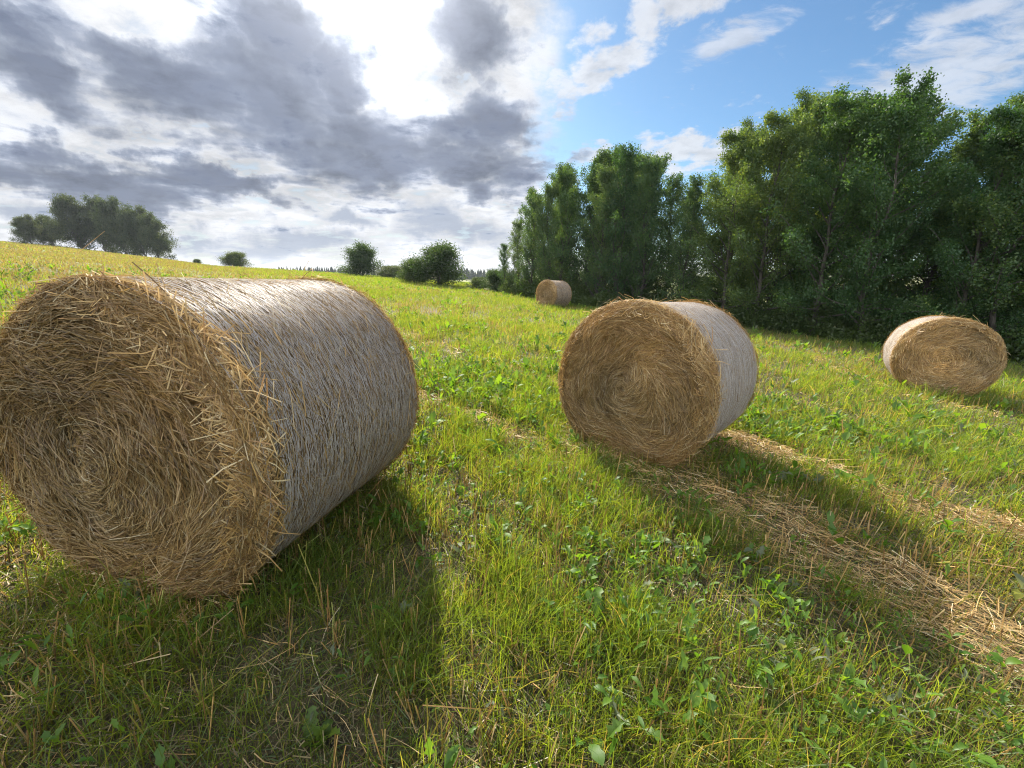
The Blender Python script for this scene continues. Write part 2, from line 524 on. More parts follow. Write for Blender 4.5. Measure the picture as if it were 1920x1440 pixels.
def make_bale(idx, x, y, yaw, R, n_face, n_edge, n_rim, n_thread, n_poke, lab, dens=1.0):
    rng = np.random.default_rng(100 + idx)
    seed = 20 + idx * 7
    L = BALE_L
    e = 0.35
    zc = float(np.mean(gz(np.array([x - e, x + e, x, x]), np.array([y, y, y - e, y + e]))))
    sl = Vector((0.0681, 0.00135, 1)).normalized()
    ax = Vector((math.cos(D2R(yaw)), math.sin(D2R(yaw)), 0)); ax = (ax - sl * ax.dot(sl)).normalized()
    sd_ = sl.cross(ax)
    root = bpy.data.objects.new('round_bale', None); COL.objects.link(root)
    root.empty_display_size = 0.3
    Mx = Matrix((ax, sd_, sl)).transposed().to_4x4(); Mx.translation = (x, y, zc)
    root.matrix_world = Mx
    tag(root, lab, 'hay bale', 'round bales lying in the field')
    C = np.array([0, 0, R - .055])

    def settle(Vv):
        """the bale sags on the ground: flattened below, slightly wider in its lower half"""
        Vv = Vv.copy()
        zz_ = Vv[:, 2]
        Vv[:, 1] *= 1 + (.010 if idx == 0 else .025) * np.clip(1 - zz_ / R, 0, 1)
        Vv[:, 2] = np.where(zz_ < .07, .07 - (.07 - zz_) * .55, zz_)
        return Vv

    # packed core -------------------------------------------------------
    nt, nx = 160, 34
    xs = np.linspace(-1, 1, nx)
    th = np.arange(nt) / nt * 2 * PI
    prof = []
    rings = []
    for r in np.linspace(0.02, R - .13, 12): prof.append((face_x(r, R, L), r, -1))
    for q in np.linspace(0.1, 1, 8): r = R - .13 + .13 * q; prof.append((face_x(r, R, L), r - .004, -1))
    for q in np.linspace(0.04, 0.96, 24): prof.append((-L / 2 + .05 + (L - .10) * q, R - .012, 0))
    for q in np.linspace(1, 0.1, 8): r = R - .13 + .13 * q; prof.append((-face_x(r, R, L), r - .004, 1))
    for r in np.linspace(R - .13, 0.02, 12): prof.append((-face_x(r, R, L), r, 1))
    prof = np.array(prof)
    X = np.repeat(prof[:, 0:1], nt, 1); Rr = np.repeat(prof[:, 1:2], nt, 1); E = np.repeat(prof[:, 2:3], nt, 1)
    TH = np.repeat(th[None, :], len(prof), 0)
    Y, Z = Rr * np.cos(TH), Rr * np.sin(TH)
    bump = face_bump(Y, Z, seed)
    X = X - np.where(E < 0, 1, np.where(E > 0, -1, 0)) * (bump * np.clip((R - Rr) / .1, 0.25, 1) - .012)
    rad = 1 + (vnoise(np.cos(TH) * 2 + X, np.sin(TH) * 2, .5, seed) - .5) * .022
    V = settle(np.stack([X, Y * rad, Z * rad], -1).reshape(-1, 3) + C)
    K = len(prof)
    i, j = np.meshgrid(np.arange(K - 1), np.arange(nt), indexing='ij'); j2 = (j + 1) % nt
    Q = np.stack([i * nt + j, i * nt + j2, (i + 1) * nt + j2, (i + 1) * nt + j], -1).reshape(-1, 4)
    mesh('hay_core', V, Q, M_hay, parent=root, smooth=True)

    # straw on the two ends ----------------------------------------------
    for end in (-1, 1):
        N = n_face if end < 0 else n_face // 5
        acc = Acc()
        K = 5
        r0 = np.sqrt(rng.uniform(0.0, 1, N)) * (R + .005)
        t0 = rng.uniform(0, 2 * PI, N)
        ln = np.where(rng.random(N) < .30, rng.gamma(3, .012, N), rng.gamma(4, .030, N)).clip(.015, .32) * (0.55 + 0.45 * np.clip(r0 / .3, 0, 1))
        yy, zz = r0 * np.cos(t0), r0 * np.sin(t0)
        ph = rng.normal(0, .26, N) + (fbm(yy, zz, .20, seed + 11) - .5) * 3.4 + np.where(rng.random(N) < .16, rng.normal(0, 1.0, N), 0)
        s = np.linspace(-.5, .5, K)[None, :] * ln[:, None]
        # a lumpy swirl about a centre a little off the axis; the stalks themselves are nearly straight
        crv = .38
        th_ = t0[:, None] + crv * s * np.cos(ph)[:, None] / np.maximum(r0, .10)[:, None]
        dirr = np.sin(ph)[:, None]; dirt = np.cos(ph)[:, None]
        er = np.stack([np.cos(th_), np.sin(th_)], -1); et = np.stack([-np.sin(th_), np.cos(th_)], -1)
        py = yy[:, None] + s * (dirr * er[..., 0] + dirt * et[..., 0])
        pz = zz[:, None] + s * (dirr * er[..., 1] + dirt * et[..., 1])
        r = np.hypot(py, pz)
        sc_ = np.minimum(1, (R + .012) / np.maximum(r, 1e-6)); py = py * sc_; pz = pz * sc_; r = r * sc_
        lay = rng.random(N)
        lift = (lay ** 1.5 * .036 - .010)[:, None] + s * rng.normal(0, .16, N)[:, None]
        bend = rng.normal(0, .06, N)[:, None] * (s / ln[:, None]) ** 2 * ln[:, None]
        stick = (rng.random(N) < .06)
        lift = lift + (stick * rng.uniform(.1, .5, N))[:, None] * np.maximum(s, 0)
        bm = face_bump(py, pz, seed); bm = .5 * bm + .5 * bm.mean(1, keepdims=True)
        px = face_x(r, R, L) - bm * np.clip((R - r) / .1, .25, 1) - np.maximum(lift + bend, -.02)
        P = np.stack([px, py, pz], -1)
        fac = np.stack([-np.ones(N), rng.normal(0, .5, N), rng.normal(0, .5, N)], -1)
        wd = rng.uniform(.0012, .0029, N) * np.where(rng.random(N) < .12, 1.5, 1) / dens
        V, Q = ribbons(P, wd, fac, .8)
        warm = (0.42 + 1.12 * fbm(yy, zz, .30, seed + 5)[:, None]) * (1 + (vnoise(yy, zz, .5, seed + 9)[:, None] - .5) * np.array([[.16, 0, -.30]]))
        warm = warm * (.55, .74, 1.08, .88)[idx]
        acc.add(V, Q, straw_cols(rng, N, K, warm))
        # ragged band of straw round the rim, some of it hanging over the net
        N = n_edge if end < 0 else n_edge // 2
        K = 5
        t0 = rng.uniform(0, 2 * PI, N)
        over = rng.gamma(2.0, .007, N).clip(0, .06) * (1 + 6.0 * (np.sin(t0) > .30) * (rng.random(N) < .30))
        x0 = -L / 2 - .008 + over * rng.uniform(0, 1, N)
        ln = rng.gamma(4, .035, N).clip(.06, .34)
        ph = rng.normal(0, .38, N) + np.where(rng.random(N) < .2, rng.normal(0, .9, N), 0)
        s = np.linspace(-.5, .5, K)[None, :] * ln[:, None]
        t = t0[:, None] + s * np.cos(ph)[:, None] / R
        xx = x0[:, None] + s * np.sin(ph)[:, None]
        rise = (rng.random(N) ** 2 * (.014 if idx == 0 else .022))[:, None] + np.where(rng.random(N) < (.30 if idx == 0 else .2), rng.normal(0, .34 if idx == 0 else .26, N), rng.normal(0, .05, N))[:, None] * s
        inset = np.clip((-L / 2 + .03 - xx) / .075, 0, 1) ** .8
        r = R + .006 + np.maximum(rise, -.012) - inset * .10
        P = np.stack([xx, r * np.cos(t), r * np.sin(t)], -1)
        fac = np.stack([rng.normal(-.3, .4, N), np.cos(t0) + rng.normal(0, .3, N), np.sin(t0) + rng.normal(0, .3, N)], -1)
        V, Q = ribbons(P, rng.uniform(.0022, .0046, N) / dens, fac, .8)
        acc.add(V, Q, straw_cols(rng, N, K))
        V, Q, Cc = acc.get()
        if end > 0: V = V * np.array([-1, 1, 1])
        mesh('straw_end', settle(V + C), Q, M_straw, Cc, root)

    # net wrap: threads wound round the bale -------------------------------
    acc = Acc()
    N, K = n_thread, 220
    xs = np.linspace(-L / 2 + (.016 if idx == 0 else .034), L / 2 - .05, N) + rng.normal(0, .0012, N)
    t = np.linspace(0, 2 * PI, K)[None, :] + np.zeros((N, 1))
    wob = (vnoise(t * 3 + np.arange(N)[:, None] * 0.05, np.zeros_like(t) + np.arange(N)[:, None] * .31, .5, seed) - .5) * .006
    wob = wob + (vnoise(t * R, xs[:, None] + 0 * t, .035, seed + 2) - .5) * .008
    ramp = np.minimum(np.linspace(0, 1, K), np.linspace(1, 0, K))[None, :] * 8
    wob = wob * np.clip(ramp, 0, 1)
    X = xs[:, None] + wob
    rad = (R + .003) * (1 + (vnoise(np.cos(t) * 2 + X, np.sin(t) * 2, .5, seed) - .5) * .022) + rng.uniform(0, .004, N)[:, None]
    P = np.stack([X, rad * np.cos(t), rad * np.sin(t)], -1)
    T = np.gradient(P, axis=1)
    nrm = np.stack([0 * t, np.cos(t), np.sin(t)], -1)
    side = np.cross(T, nrm); side /= np.linalg.norm(side, axis=2, keepdims=True) + 1e-9
    wv = (.0013 + .0020 * vnoise(t * R * 1.0, xs[:, None] * 40 + 0 * t, .10, seed + 4) + rng.uniform(-.0004, .0006, N)[:, None]) / dens ** .4
    off = side * (wv * .5)[:, :, None]
    V = np.stack([P - off, P + off], 2).reshape(-1, 3)
    base = (np.arange(N) * 2 * K)[:, None] + (np.arange(K - 1) * 2)[None, :]
    Q = np.stack([base, base + 1, base + 3, base + 2], -1).reshape(-1, 4)
    cc = np.array([0.46, 0.42, 0.385] if idx == 0 else [0.62, 0.58, 0.55])[None, :] * rng.uniform(.75, 1.15, (N, 1))
    acc.add(V, Q, np.repeat(cc, 2 * K, axis=0))
    # the short zigzag threads between them
    N2 = int(n_thread * 90 * (1.0 if idx < 2 else .5)); K2 = 3
    x0 = rng.uniform(-L / 2 + .08, L / 2 - .065, N2); t0 = rng.uniform(0, 2 * PI, N2)
    dxx = rng.choice([-1, 1], N2) * rng.uniform(.008, .022, N2); dt = rng.uniform(.02, .06, N2) / R
    q = np.linspace(-.5, .5, K2)[None, :]
    xx = x0[:, None] + q * dxx[:, None]; tt = t0[:, None] + q * dt[:, None]
    rd = (R + .004) * (1 + (vnoise(np.cos(tt) * 2 + xx, np.sin(tt) * 2, .5, seed) - .5) * .022) + rng.uniform(0, .003, N2)[:, None]
    P = np.stack([xx, rd * np.cos(tt), rd * np.sin(tt)], -1)
    V, Q = ribbons(P, rng.uniform(.0010, .0026, N2), np.stack([0 * t0, np.cos(t0), np.sin(t0)], -1))
    acc.add(V, Q, np.repeat(np.array([[.50, .46, .42]]) * rng.uniform(.7, 1.1, (N2, 1)), 2 * K2, axis=0))
    V, Q, Cc = acc.get()
    mesh('net_wrap', settle(V + C), Q, M_net, Cc, root)

    # straw under and poking through the net --------------------------------
    N, K = n_rim, 4
    t0 = rng.uniform(0, 2 * PI, N); x0 = rng.uniform(-L / 2 + .05, L / 2 - .05, N)
    ln = rng.gamma(4, .022, N).clip(.03, .2)
    ph = rng.normal(0, .40, N)
    s = np.linspace(-.5, .5, K)[None, :] * ln[:, None]
    t = t0[:, None] + s * np.cos(ph)[:, None] / R
    xx = x0[:, None] + s * np.sin(ph)[:, None]
    poke = rng.random(N) < n_poke
    r = (R - .004) * (1 + (vnoise(np.cos(t) * 2 + xx, np.sin(t) * 2, .5, seed) - .5) * .022) + np.where(poke, rng.uniform(.004, .012, N), rng.uniform(-.008, .003, N))[:, None] + np.where(poke, rng.normal(0, .10, N), 0)[:, None] * s
    P = np.stack([xx, r * np.cos(t), r * np.sin(t)], -1)
    fac = np.stack([rng.normal(0, .4, N), np.cos(t0), np.sin(t0)], -1)
    V, Q = ribbons(P, rng.uniform(.002, .0042, N) / dens, fac, .8)
    mesh('straw_layer', settle(V + C), Q, M_straw, straw_cols(rng, N, K, np.array([[.78, .80, .88]]) * np.ones((N, 1))), root)
    return root


make_bale(0, *BALES[0], 42000, 6500, 22000, 140, .20, 'largest round bale, nearest at the left, its straw end cut by the picture edge')
make_bale(1, *BALES[1], 32000, 5000, 9000, 190, .08, 'round bale in the middle of the field, straw end facing us, white net side right')
make_bale(2, *BALES[2], 12000, 3000, 3000, 150, .05, 'round bale at the right before the dark trees, sunlit net edge on its left', .75)
make_bale(3, *BALES[3], 5000, 1600, 1500, 70, .05, 'small distant round bale at the foot of the aspen trees', .45)

# ------------------------------------------------------------------ where the straw lies
SWATHS = [  # polyline, half width, strength
    (np.array([(0.72, 3.0), (1.04, 2.72), (1.50, 2.28), (1.81, 1.87), (2.0, 1.55), (2.35, 1.20), (2.9, .7)]), .42, .78),
    (np.array([(1.75, 3.75), (2.17, 3.5), (2.47, 2.95), (2.77, 2.62), (3.26, 2.31), (4.0, 1.9)]), .25, 1.25),
    (np.array([(-1.5, 4.6), (-.88, 4.07), (-.46, 3.75), (-.04, 3.38), (.36, 2.95), (.75, 2.7)]), .17, .85),
    (np.array([(-2.6, 8.7), (-1.59, 7.55), (-.49, 6.16), (.29, 5.45), (.8, 5.1)]), .24, .75),
    (np.array([(6.9, 9.2), (6.44, 8.04), (6.06, 6.72), (5.9, 6.0), (6.4, 5.4)]), .28, .7),
    (np.array([(-3.6, 2.6), (-2.9, 2.2), (-2.4, 1.7), (-2.1, 1.35), (-1.7, .95), (-1.4, .5)]), .36, .42),
    (np.array([(-.75, 1.15), (-.2, .95), (.25, .85), (.7, .9)]), .22, .10),
    (np.array([(.55, 2.75), (.95, 2.62), (1.35, 2.62)]), .24, .9),
    (np.array([(3.2, 5.3), (4.2, 4.6), (5.3, 4.3), (6.5, 3.6)]), .25, .35),
]


def swath(x, y):
    """0..1: how much loose straw lies here"""
    best = np.zeros_like(x)
    wig = (fbm(x, y, .5, 31) - .5) * .35
    for pl, hw, st in SWATHS:
        d = np.full_like(x, 1e9)
        for a, b in zip(pl[:-1], pl[1:]):
            ab = b - a
            t = np.clip(((x - a[0]) * ab[0] + (y - a[1]) * ab[1]) / (ab @ ab), 0, 1)
            d = np.minimum(d, np.hypot(x - a[0] - t * ab[0], y - a[1] - t * ab[1]))
        v = st * np.clip(1.25 - (d + wig * hw * 2.2) / hw, 0, 1) ** .8 * np.clip(.35 + 2.4 * (fbm(x, y, .30, 37) - .33), .10, 1)
        best = np.maximum(best, v * (d < hw * 1.6))
    return best


def in_bale(x, y, m=0.0):
    r = np.zeros(x.shape, bool)
    for bx, by, yaw, R in BALES:
        c, s = math.cos(D2R(yaw)), math.sin(D2R(yaw))
        u = (x - bx) * c + (y - by) * s; v = -(x - bx) * s + (y - by) * c
        r |= (np.abs(u) < BALE_L / 2 - .02 + m) & (np.abs(v) < .27 + m)
    return r


def scatter(rng, r0, r1, dens, a0=-66, a1=66):
    if r1 <= 6:
        a0, a1 = -105, 105
    a0, a1 = D2R(a0), D2R(a1)
    n = int((a1 - a0) / 2 * (r1 * r1 - r0 * r0) * dens)
    r = np.sqrt(rng.uniform(r0 * r0, r1 * r1, n)); a = rng.uniform(a0, a1, n)
    return r * np.sin(a), r * np.cos(a)


EDGE = np.array([(-2.5, 36), (-1.2, 29.8), (1.3, 23.7), (3.6, 20.6), (7.0, 18.6), (8.4, 15.9), (9.6, 14.1), (10.8, 12.4), (12.8, 11.0), (16, 9.6), (30, 3)])


def in_wood(x, y, off=0.0):
    """beyond the edge of the wood on the right"""
    az = np.arctan2(x, y); r = np.hypot(x, y)
    ea = np.arctan2(EDGE[:, 0], EDGE[:, 1]); er = np.hypot(EDGE[:, 0], EDGE[:, 1])
    lim = np.interp(az, ea, er, left=1e9)
    return r > lim + off


rng = np.random.default_rng(5)
WIND = np.array([0.75, -0.25])


def green_field(x, y):
    """0 = dry tan stubble, 1 = lush green"""
    g = fbm(x, y, 2.6, 3) * .62 + fbm(x, y, .7, 13) * .38
    g = np.clip((g - .26) / .26, 0, 1)
    r = np.hypot(x, y); az = np.degrees(np.arctan2(x, y))
    g = g * (1 - np.clip((-az - 24) / 14, 0, 1) * np.clip((r - 7) / 18, 0, 1))
    g = g * (1 - .25 * np.clip((1.45 - r) / .5, 0, 1))   # the dry hilltop on the left
    return g


# ------------------------------------------------------------------ grass
acc = Acc()
BINS = [  # r0, r1, per m2, mean height, width, points, az range
    (.12, 1.6, 19500, .100, .0036, 4, (-66, 66)), (1.6, 3.2, 12500, .100, .0044, 4, (-66, 66)), (3.2, 6, 7000, .110, .0064, 3, (-66, 66)), (6, 12, 1700, .115, .0105, 3, (-64, 64)),
    (12, 25, 330, .125, .018, 3, (-60, 60)), (25, 60, 85, .15, .038, 3, (-60, 16)), (60, 125, 17, .18, .085, 3, (-60, 0)), (125, 290, 4.0, .22, .19, 2, (-60, -30)),
]
for r0, r1, dn_, h, wd, K, (a0, a1) in BINS:
    x, y = scatter(rng, r0, r1, dn_, a0, a1)
    g = green_field(x, y); sw = swath(x, y) if r0 < 12 else np.zeros_like(x)
    keep = (~in_bale(x, y)) & (~in_wood(x, y, .8)) & (rng.random(len(x)) > sw * .62)
    tuft = fbm(x, y, .16 if r0 < 6 else .6, 23)
    keep &= rng.random(len(x)) < .25 + 1.5 * np.clip(tuft - .25, 0, .6)
    if r0 < 12:
        clump = fbm(x, y, .42, 83)
        keep &= rng.random(len(x)) < np.clip(.35 + 3.2 * (clump - .36), .22, 1)
    x, y, g, sw, tuft = x[keep], y[keep], g[keep], sw[keep], tuft[keep]
    N = len(x)
    hh = h * rng.gamma(6, 1 / 6, N).clip(.3, 2.2) * (.62 + .7 * tuft) * (1 - .5 * sw) * (.8 + .4 * g)
    dirn = np.stack([rng.normal(0, 1, N), rng.normal(0, 1, N)], -1) * .55 + WIND * .25
    lean = np.abs(rng.normal(.45, .35, N))
    dirn = dirn / (np.linalg.norm(dirn, axis=1, keepdims=True) + 1e-6) * lean[:, None]
    tt = np.linspace(0, 1, K)
    hor = dirn[:, None, :] * (hh[:, None] * (tt ** 1.7)[None, :])[:, :, None]
    ver = hh[:, None] * (tt - .30 * np.minimum(lean, 1.4)[:, None] * tt ** 2.4)
    z0 = gz(x, y) - .006
    P = np.stack([x[:, None] + hor[:, :, 0], y[:, None] + hor[:, :, 1], z0[:, None] + ver], -1)
    an = rng.uniform(0, 2 * PI, N)
    fac = np.stack([np.cos(an), np.sin(an), rng.normal(0, .3, N)], -1)
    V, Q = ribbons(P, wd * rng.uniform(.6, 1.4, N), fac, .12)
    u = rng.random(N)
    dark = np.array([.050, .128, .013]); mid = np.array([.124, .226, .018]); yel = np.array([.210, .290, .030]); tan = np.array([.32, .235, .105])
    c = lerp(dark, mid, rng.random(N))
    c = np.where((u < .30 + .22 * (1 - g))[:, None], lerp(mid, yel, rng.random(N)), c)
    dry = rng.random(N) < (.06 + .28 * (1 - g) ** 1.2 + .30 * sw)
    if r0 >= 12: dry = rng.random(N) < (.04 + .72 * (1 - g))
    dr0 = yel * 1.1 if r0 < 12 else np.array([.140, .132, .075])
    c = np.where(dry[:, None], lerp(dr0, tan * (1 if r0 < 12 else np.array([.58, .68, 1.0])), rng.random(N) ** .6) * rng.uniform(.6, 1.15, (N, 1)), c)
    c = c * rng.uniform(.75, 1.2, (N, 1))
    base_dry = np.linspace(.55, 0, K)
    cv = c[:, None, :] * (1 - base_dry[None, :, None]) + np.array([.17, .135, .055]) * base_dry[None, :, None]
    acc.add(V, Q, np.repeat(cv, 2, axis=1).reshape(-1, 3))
V, Q, Cc = acc.get()
tag(mesh('grass', V, Q, M_grass, Cc), 'short green and yellowing grass covering the mown field', 'grass', kind='stuff')

# ------------------------------------------------------------------ standing stubble: cut hollow stalks
acc = Acc()
for r0, r1, dn_, wd in ((.35, 2.2, 680, .0030), (2.2, 5, 430, .0042), (5, 11, 90, .0072), (11, 26, 20, .013)):
    x, y = scatter(rng, r0, r1, dn_)
    # drilled rows about 12.5 cm apart, loosened
    rowdir = np.array([.62, -.78]); perp = np.array([.78, .62])
    d = x * perp[0] + y * perp[1]
    shift = (np.round(d / .125) * .125 - d) * .65
    x = x + perp[0] * shift; y = y + perp[1] * shift
    g = green_field(x, y); sw = swath(x, y)
    patch = fbm(x, y, .55, 41)
    keep = (~in_bale(x, y, .02)) & (~in_wood(x, y, .3)) & (rng.random(len(x)) < np.clip(.25 + 1.7 * (patch - .35), .06, 1)) & (rng.random(len(x)) > sw * .5)
    x, y = x[keep], y[keep]; N = len(x)
    h = rng.gamma(9, 1 / 9, N) * .118
    h *= .7 + .6 * fbm(x, y, .8, 44)
    tilt = rng.normal(0, .16, (N, 2)) + WIND * .10
    flop = rng.random(N) < .10
    tilt[flop] *= 4.5
    z0 = gz(x, y) - .01
    P = np.stack([np.stack([x, y, z0], -1), np.stack([x + tilt[:, 0] * h, y + tilt[:, 1] * h, z0 + h / np.sqrt(1 + (tilt ** 2).sum(1))], -1)], 1)
    cc = straw_cols(rng, N, 2, np.full((N, 1), .95) * np.where(rng.random((N, 1)) < .3, np.array([[.75, .95, .5]]), np.array([[1.04, 1.03, .98]])))
    for k in range(3 if r1 <= 5 else 2):
        an = k * 2.094 if r1 <= 5 else k * 1.57
        wdN = wd * rng.uniform(.75, 1.3, N)
        fac = np.tile(np.array([math.cos(an), math.sin(an), 0.0]), (N, 1))
        V, Q = ribbons(P, wdN, fac, .92)
        if r1 <= 5:   # three walls of a small prism
            offv = np.tile(np.array([math.cos(an), math.sin(an), 0.0]), (N, 1)) * (wdN * .29)[:, None]
            V = V + np.repeat(offv, 4, axis=0)
        acc.add(V, Q, cc)
V, Q, Cc = acc.get()
tag(mesh('straw_stubble', V, Q, M_straw, Cc), 'cut tan stalks standing among the grass', 'stubble', kind='stuff')

# ------------------------------------------------------------------ loose straw lying in bands
acc = Acc()
for r0, r1, dn_, wd in ((.35, 2.6, 6200, .0021), (2.6, 5.5, 4200, .0032), (5.5, 12, 700, .0075)):
    x, y = scatter(rng, r0, r1, dn_, -68, 68)
    sw = swath(x, y)
    # fallen straw round the foot of the bales
    foot = np.zeros_like(x)
    for bi, (bx, by, yaw, R) in enumerate(BALES[:3]):
        c, s = math.cos(D2R(yaw)), math.sin(D2R(yaw))
        u = (x - bx) * c + (y - by) * s; v = -(x - bx) * s + (y - by) * c
        d = np.hypot(np.maximum(np.abs(u) - BALE_L / 2, 0) * np.where(u > 0, 2.2, 1.0), np.maximum(np.abs(v) - .30, 0) * 1.4)
        foot = np.maximum(foot, (.95, 1.0, .5)[bi] * np.clip(1.15 - d / (.20, .42, .25)[bi], 0, 1))
    amt = np.maximum(np.maximum(sw, foot), .035 + .10 * np.clip(fbm(x, y, .8, 52) - .5, 0, 1) * 2)
    keep = (rng.random(len(x)) < amt) & (~in_bale(x, y)) & (~in_wood(x, y, .2))
    x, y, amt = x[keep], y[keep], amt[keep]; N = len(x); K = 4
    ln = rng.gamma(3, .028, N).clip(.025, .26)
    an = rng.uniform(0, PI, N)
    along = np.arctan2(-.65, .75)
    an = np.where(rng.random(N) < .4, along + rng.normal(0, .4, N), an)
    s = np.linspace(-.5, .5, K)[None, :] * ln[:, None]
    kink = rng.normal(0, .22, N)[:, None] * np.abs(s)
    px = x[:, None] + s * np.cos(an)[:, None] - kink * np.sin(an)[:, None]
    py = y[:, None] + s * np.sin(an)[:, None] + kink * np.cos(an)[:, None]
    pile = .010 + rng.random(N) ** 1.4 * (.025 + .10 * amt * np.clip(2.2 * (fbm(x, y, .22, 91) - .25), .1, 1))
    pz = gz(px, py) + pile[:, None] + s * rng.normal(0, .20, N)[:, None]
    P = np.stack([px, py, np.maximum(pz, gz(px, py) + .004)], -1)
    fac = np.stack([rng.normal(0, .6, N), rng.normal(0, .6, N), np.ones(N)], -1)
    V, Q = ribbons(P, wd * rng.uniform(.65, 1.35, N), fac, .85)
    acc.add(V, Q, straw_cols(rng, N, K, np.array([[1.16, 1.20, 1.28]]) * np.ones((N, 1))))
V, Q, Cc = acc.get()
tag(mesh('loose_straw', V, Q, M_straw, Cc), 'dry straw left lying in bands over the mown field', 'straw', kind='stuff')


acc = Acc()
for r0, r1, dn_, wd in ((.35, 1.8, 5200, .0028), (1.8, 4, 3000, .0040), (4, 8, 900, .0075)):
    x, y = scatter(rng, r0, r1, dn_)
    keep = (~in_bale(x, y)) & (~in_wood(x, y, .2)); x, y = x[keep], y[keep]
    N = len(x); K = 3
    ln = rng.gamma(3, .018, N).clip(.015, .14); an = rng.uniform(0, 2 * PI, N)
    s = np.linspace(-.5, .5, K)[None, :] * ln[:, None]
    px = x[:, None] + s * np.cos(an)[:, None]; py = y[:, None] + s * np.sin(an)[:, None]
    pz = gz(px, py) + (.004 + rng.random(N) ** 2 * .04)[:, None] + s * rng.normal(0, .35, N)[:, None]
    P = np.stack([px, py, np.maximum(pz, gz(px, py) + .002)], -1)
    V, Q = ribbons(P, wd * rng.uniform(.5, 1.3, N), np.stack([rng.normal(0, .6, N), rng.normal(0, .6, N), np.ones(N)], -1), .7)
    c = lerp(np.array([.09, .075, .03]), np.array([.24, .19, .085]), rng.random(N) ** 1.3)
    c[rng.random(N) < .35] = np.array([.06, .095, .02])
    acc.add(V, Q, np.repeat(c, 2 * K, axis=0))
V, Q, Cc = acc.get()
tag(mesh('thatch', V, Q, M_straw, Cc), 'dead bits of grass and chaff on the soil', 'thatch', kind='stuff')


# ------------------------------------------------------------------ broad leaves
def leaves(base, az, length, width, pitch, curl, fold, col, rng, stations=6, wavy=.0):
    """base (N,3); each leaf rises at pitch, curls over, is folded along its midrib; 3 verts per station"""
    N = len(base)
    t = np.linspace(0, 1, stations)
    ang = pitch[:, None] - curl[:, None] * t[None, :]
    ds = length[:, None] / (stations - 1)
    hx = np.cumsum(np.cos(ang) * ds, 1) - np.cos(ang) * ds; hz = np.cumsum(np.sin(ang) * ds, 1) - np.sin(ang) * ds
    cx, sx = np.cos(az)[:, None], np.sin(az)[:, None]
    mid = np.stack([base[:, 0:1] + hx * cx, base[:, 1:2] + hx * sx, base[:, 2:3] + hz], -1)
    prof = np.interp(t, [0, .18, .45, .75, .93, 1], [.07, .10, .92, .80, .35, .02])
    tooth = 1 + (.55 * (np.arange(stations) % 2) - .38)[None, :] * (rng.random(N) < .55)[:, None] * (np.arange(stations) > 1)[None, :]
    wv = width[:, None] * .5 * tooth * prof[None, :] * (1 + wavy * rng.normal(0, 1, (N, stations)))
    sidev = np.stack([-sx + 0 * hx, cx + 0 * hx, 0 * hx], -1)
    up = np.stack([-np.sin(ang) * cx, -np.sin(ang) * sx, np.cos(ang)], -1)
    lo = mid - sidev * (wv * np.cos(fold)[:, None])[..., None] + up * (wv * np.sin(fold)[:, None] + wavy * rng.normal(0, .004, (N, stations)))[..., None]
    hi = mid + sidev * (wv * np.cos(fold)[:, None])[..., None] + up * (wv * np.sin(fold)[:, None] + wavy * rng.normal(0, .004, (N, stations)))[..., None]
    V = np.stack([lo, mid, hi], 2).reshape(-1, 3)
    b = (np.arange(N) * 3 * stations)[:, None] + (np.arange(stations - 1) * 3)[None, :]
    q1 = np.stack([b, b + 1, b + 4, b + 3], -1); q2 = np.stack([b + 1, b + 2, b + 5, b + 4], -1)
    Q = np.concatenate([q1.reshape(-1, 4), q2.reshape(-1, 4)])
    C = np.repeat(col, 3 * stations, axis=0)
    return V, Q, C


acc = Acc()
for r0, r1, dn_, L0, per in ((.5, 2.6, 260, .056, 6), (2.6, 6, 180, .078, 6), (6, 13, 34, .11, 5), (13, 30, 6, .17, 5)):
    x, y = scatter(rng, r0, r1, dn_)
    pch = fbm(x, y, .9, 61); sw = swath(x, y)
    # the lush strip between the near bales
    lush = np.exp(-(((x + .35) / 1.3) ** 2 + ((y - 4.6) / .8) ** 2)) + .8 * np.exp(-(((x - .3) / 1.0) ** 2 + ((y - 5.6) / .5) ** 2)) + .5 * np.exp(-(((x - .1) / .6) ** 2 + ((y - 2.1) / .5) ** 2))
    keep = (rng.random(len(x)) < np.clip((pch - .42) * 3.2, .07, 1) * .8 + lush) & (rng.random(len(x)) > sw * 1.25) & (~in_bale(x, y, .04)) & (~in_wood(x, y, .2))
    x, y = x[keep], y[keep]
    n = len(x)
    k = per
    bx, by = np.repeat(x, k), np.repeat(y, k); N = n * k
    bx = bx + rng.normal(0, .02, N); by = by + rng.normal(0, .02, N)
    sz = np.repeat(rng.gamma(6, 1 / 6, n).clip(.4, 1.35 if r0 < 2 else 1.8), k)
    ln = L0 * sz * rng.uniform(.6, 1.25, N)
    wd = ln * np.repeat(rng.choice([.22, .34, .5], n, p=[.4, .4, .2]), k)
    base = np.stack([bx, by, gz(bx, by) + rng.uniform(.01, .11, N)], -1)
    u = rng.random(N)[:, None]
    c = np.array([.055, .135, .015]) * (1 - u) + np.array([.125, .225, .024]) * u
    c = np.where(np.repeat(rng.random(n) < .12, k)[:, None], np.array([.12, .15, .085]), c)
    V, Q, C_ = leaves(base, rng.uniform(0, 2 * PI, N), ln, wd, rng.uniform(.6, 1.45, N), rng.uniform(.1, 1.5, N), rng.uniform(.05, .6, N), c, rng, 8, .14)
    acc.add(V, Q, C_)
V, Q, Cc = acc.get()
tag(mesh('low_weeds', V, Q, M_weed, Cc, smooth=True), 'low broad-leaved weeds scattered through the grass', 'weeds', kind='stuff')

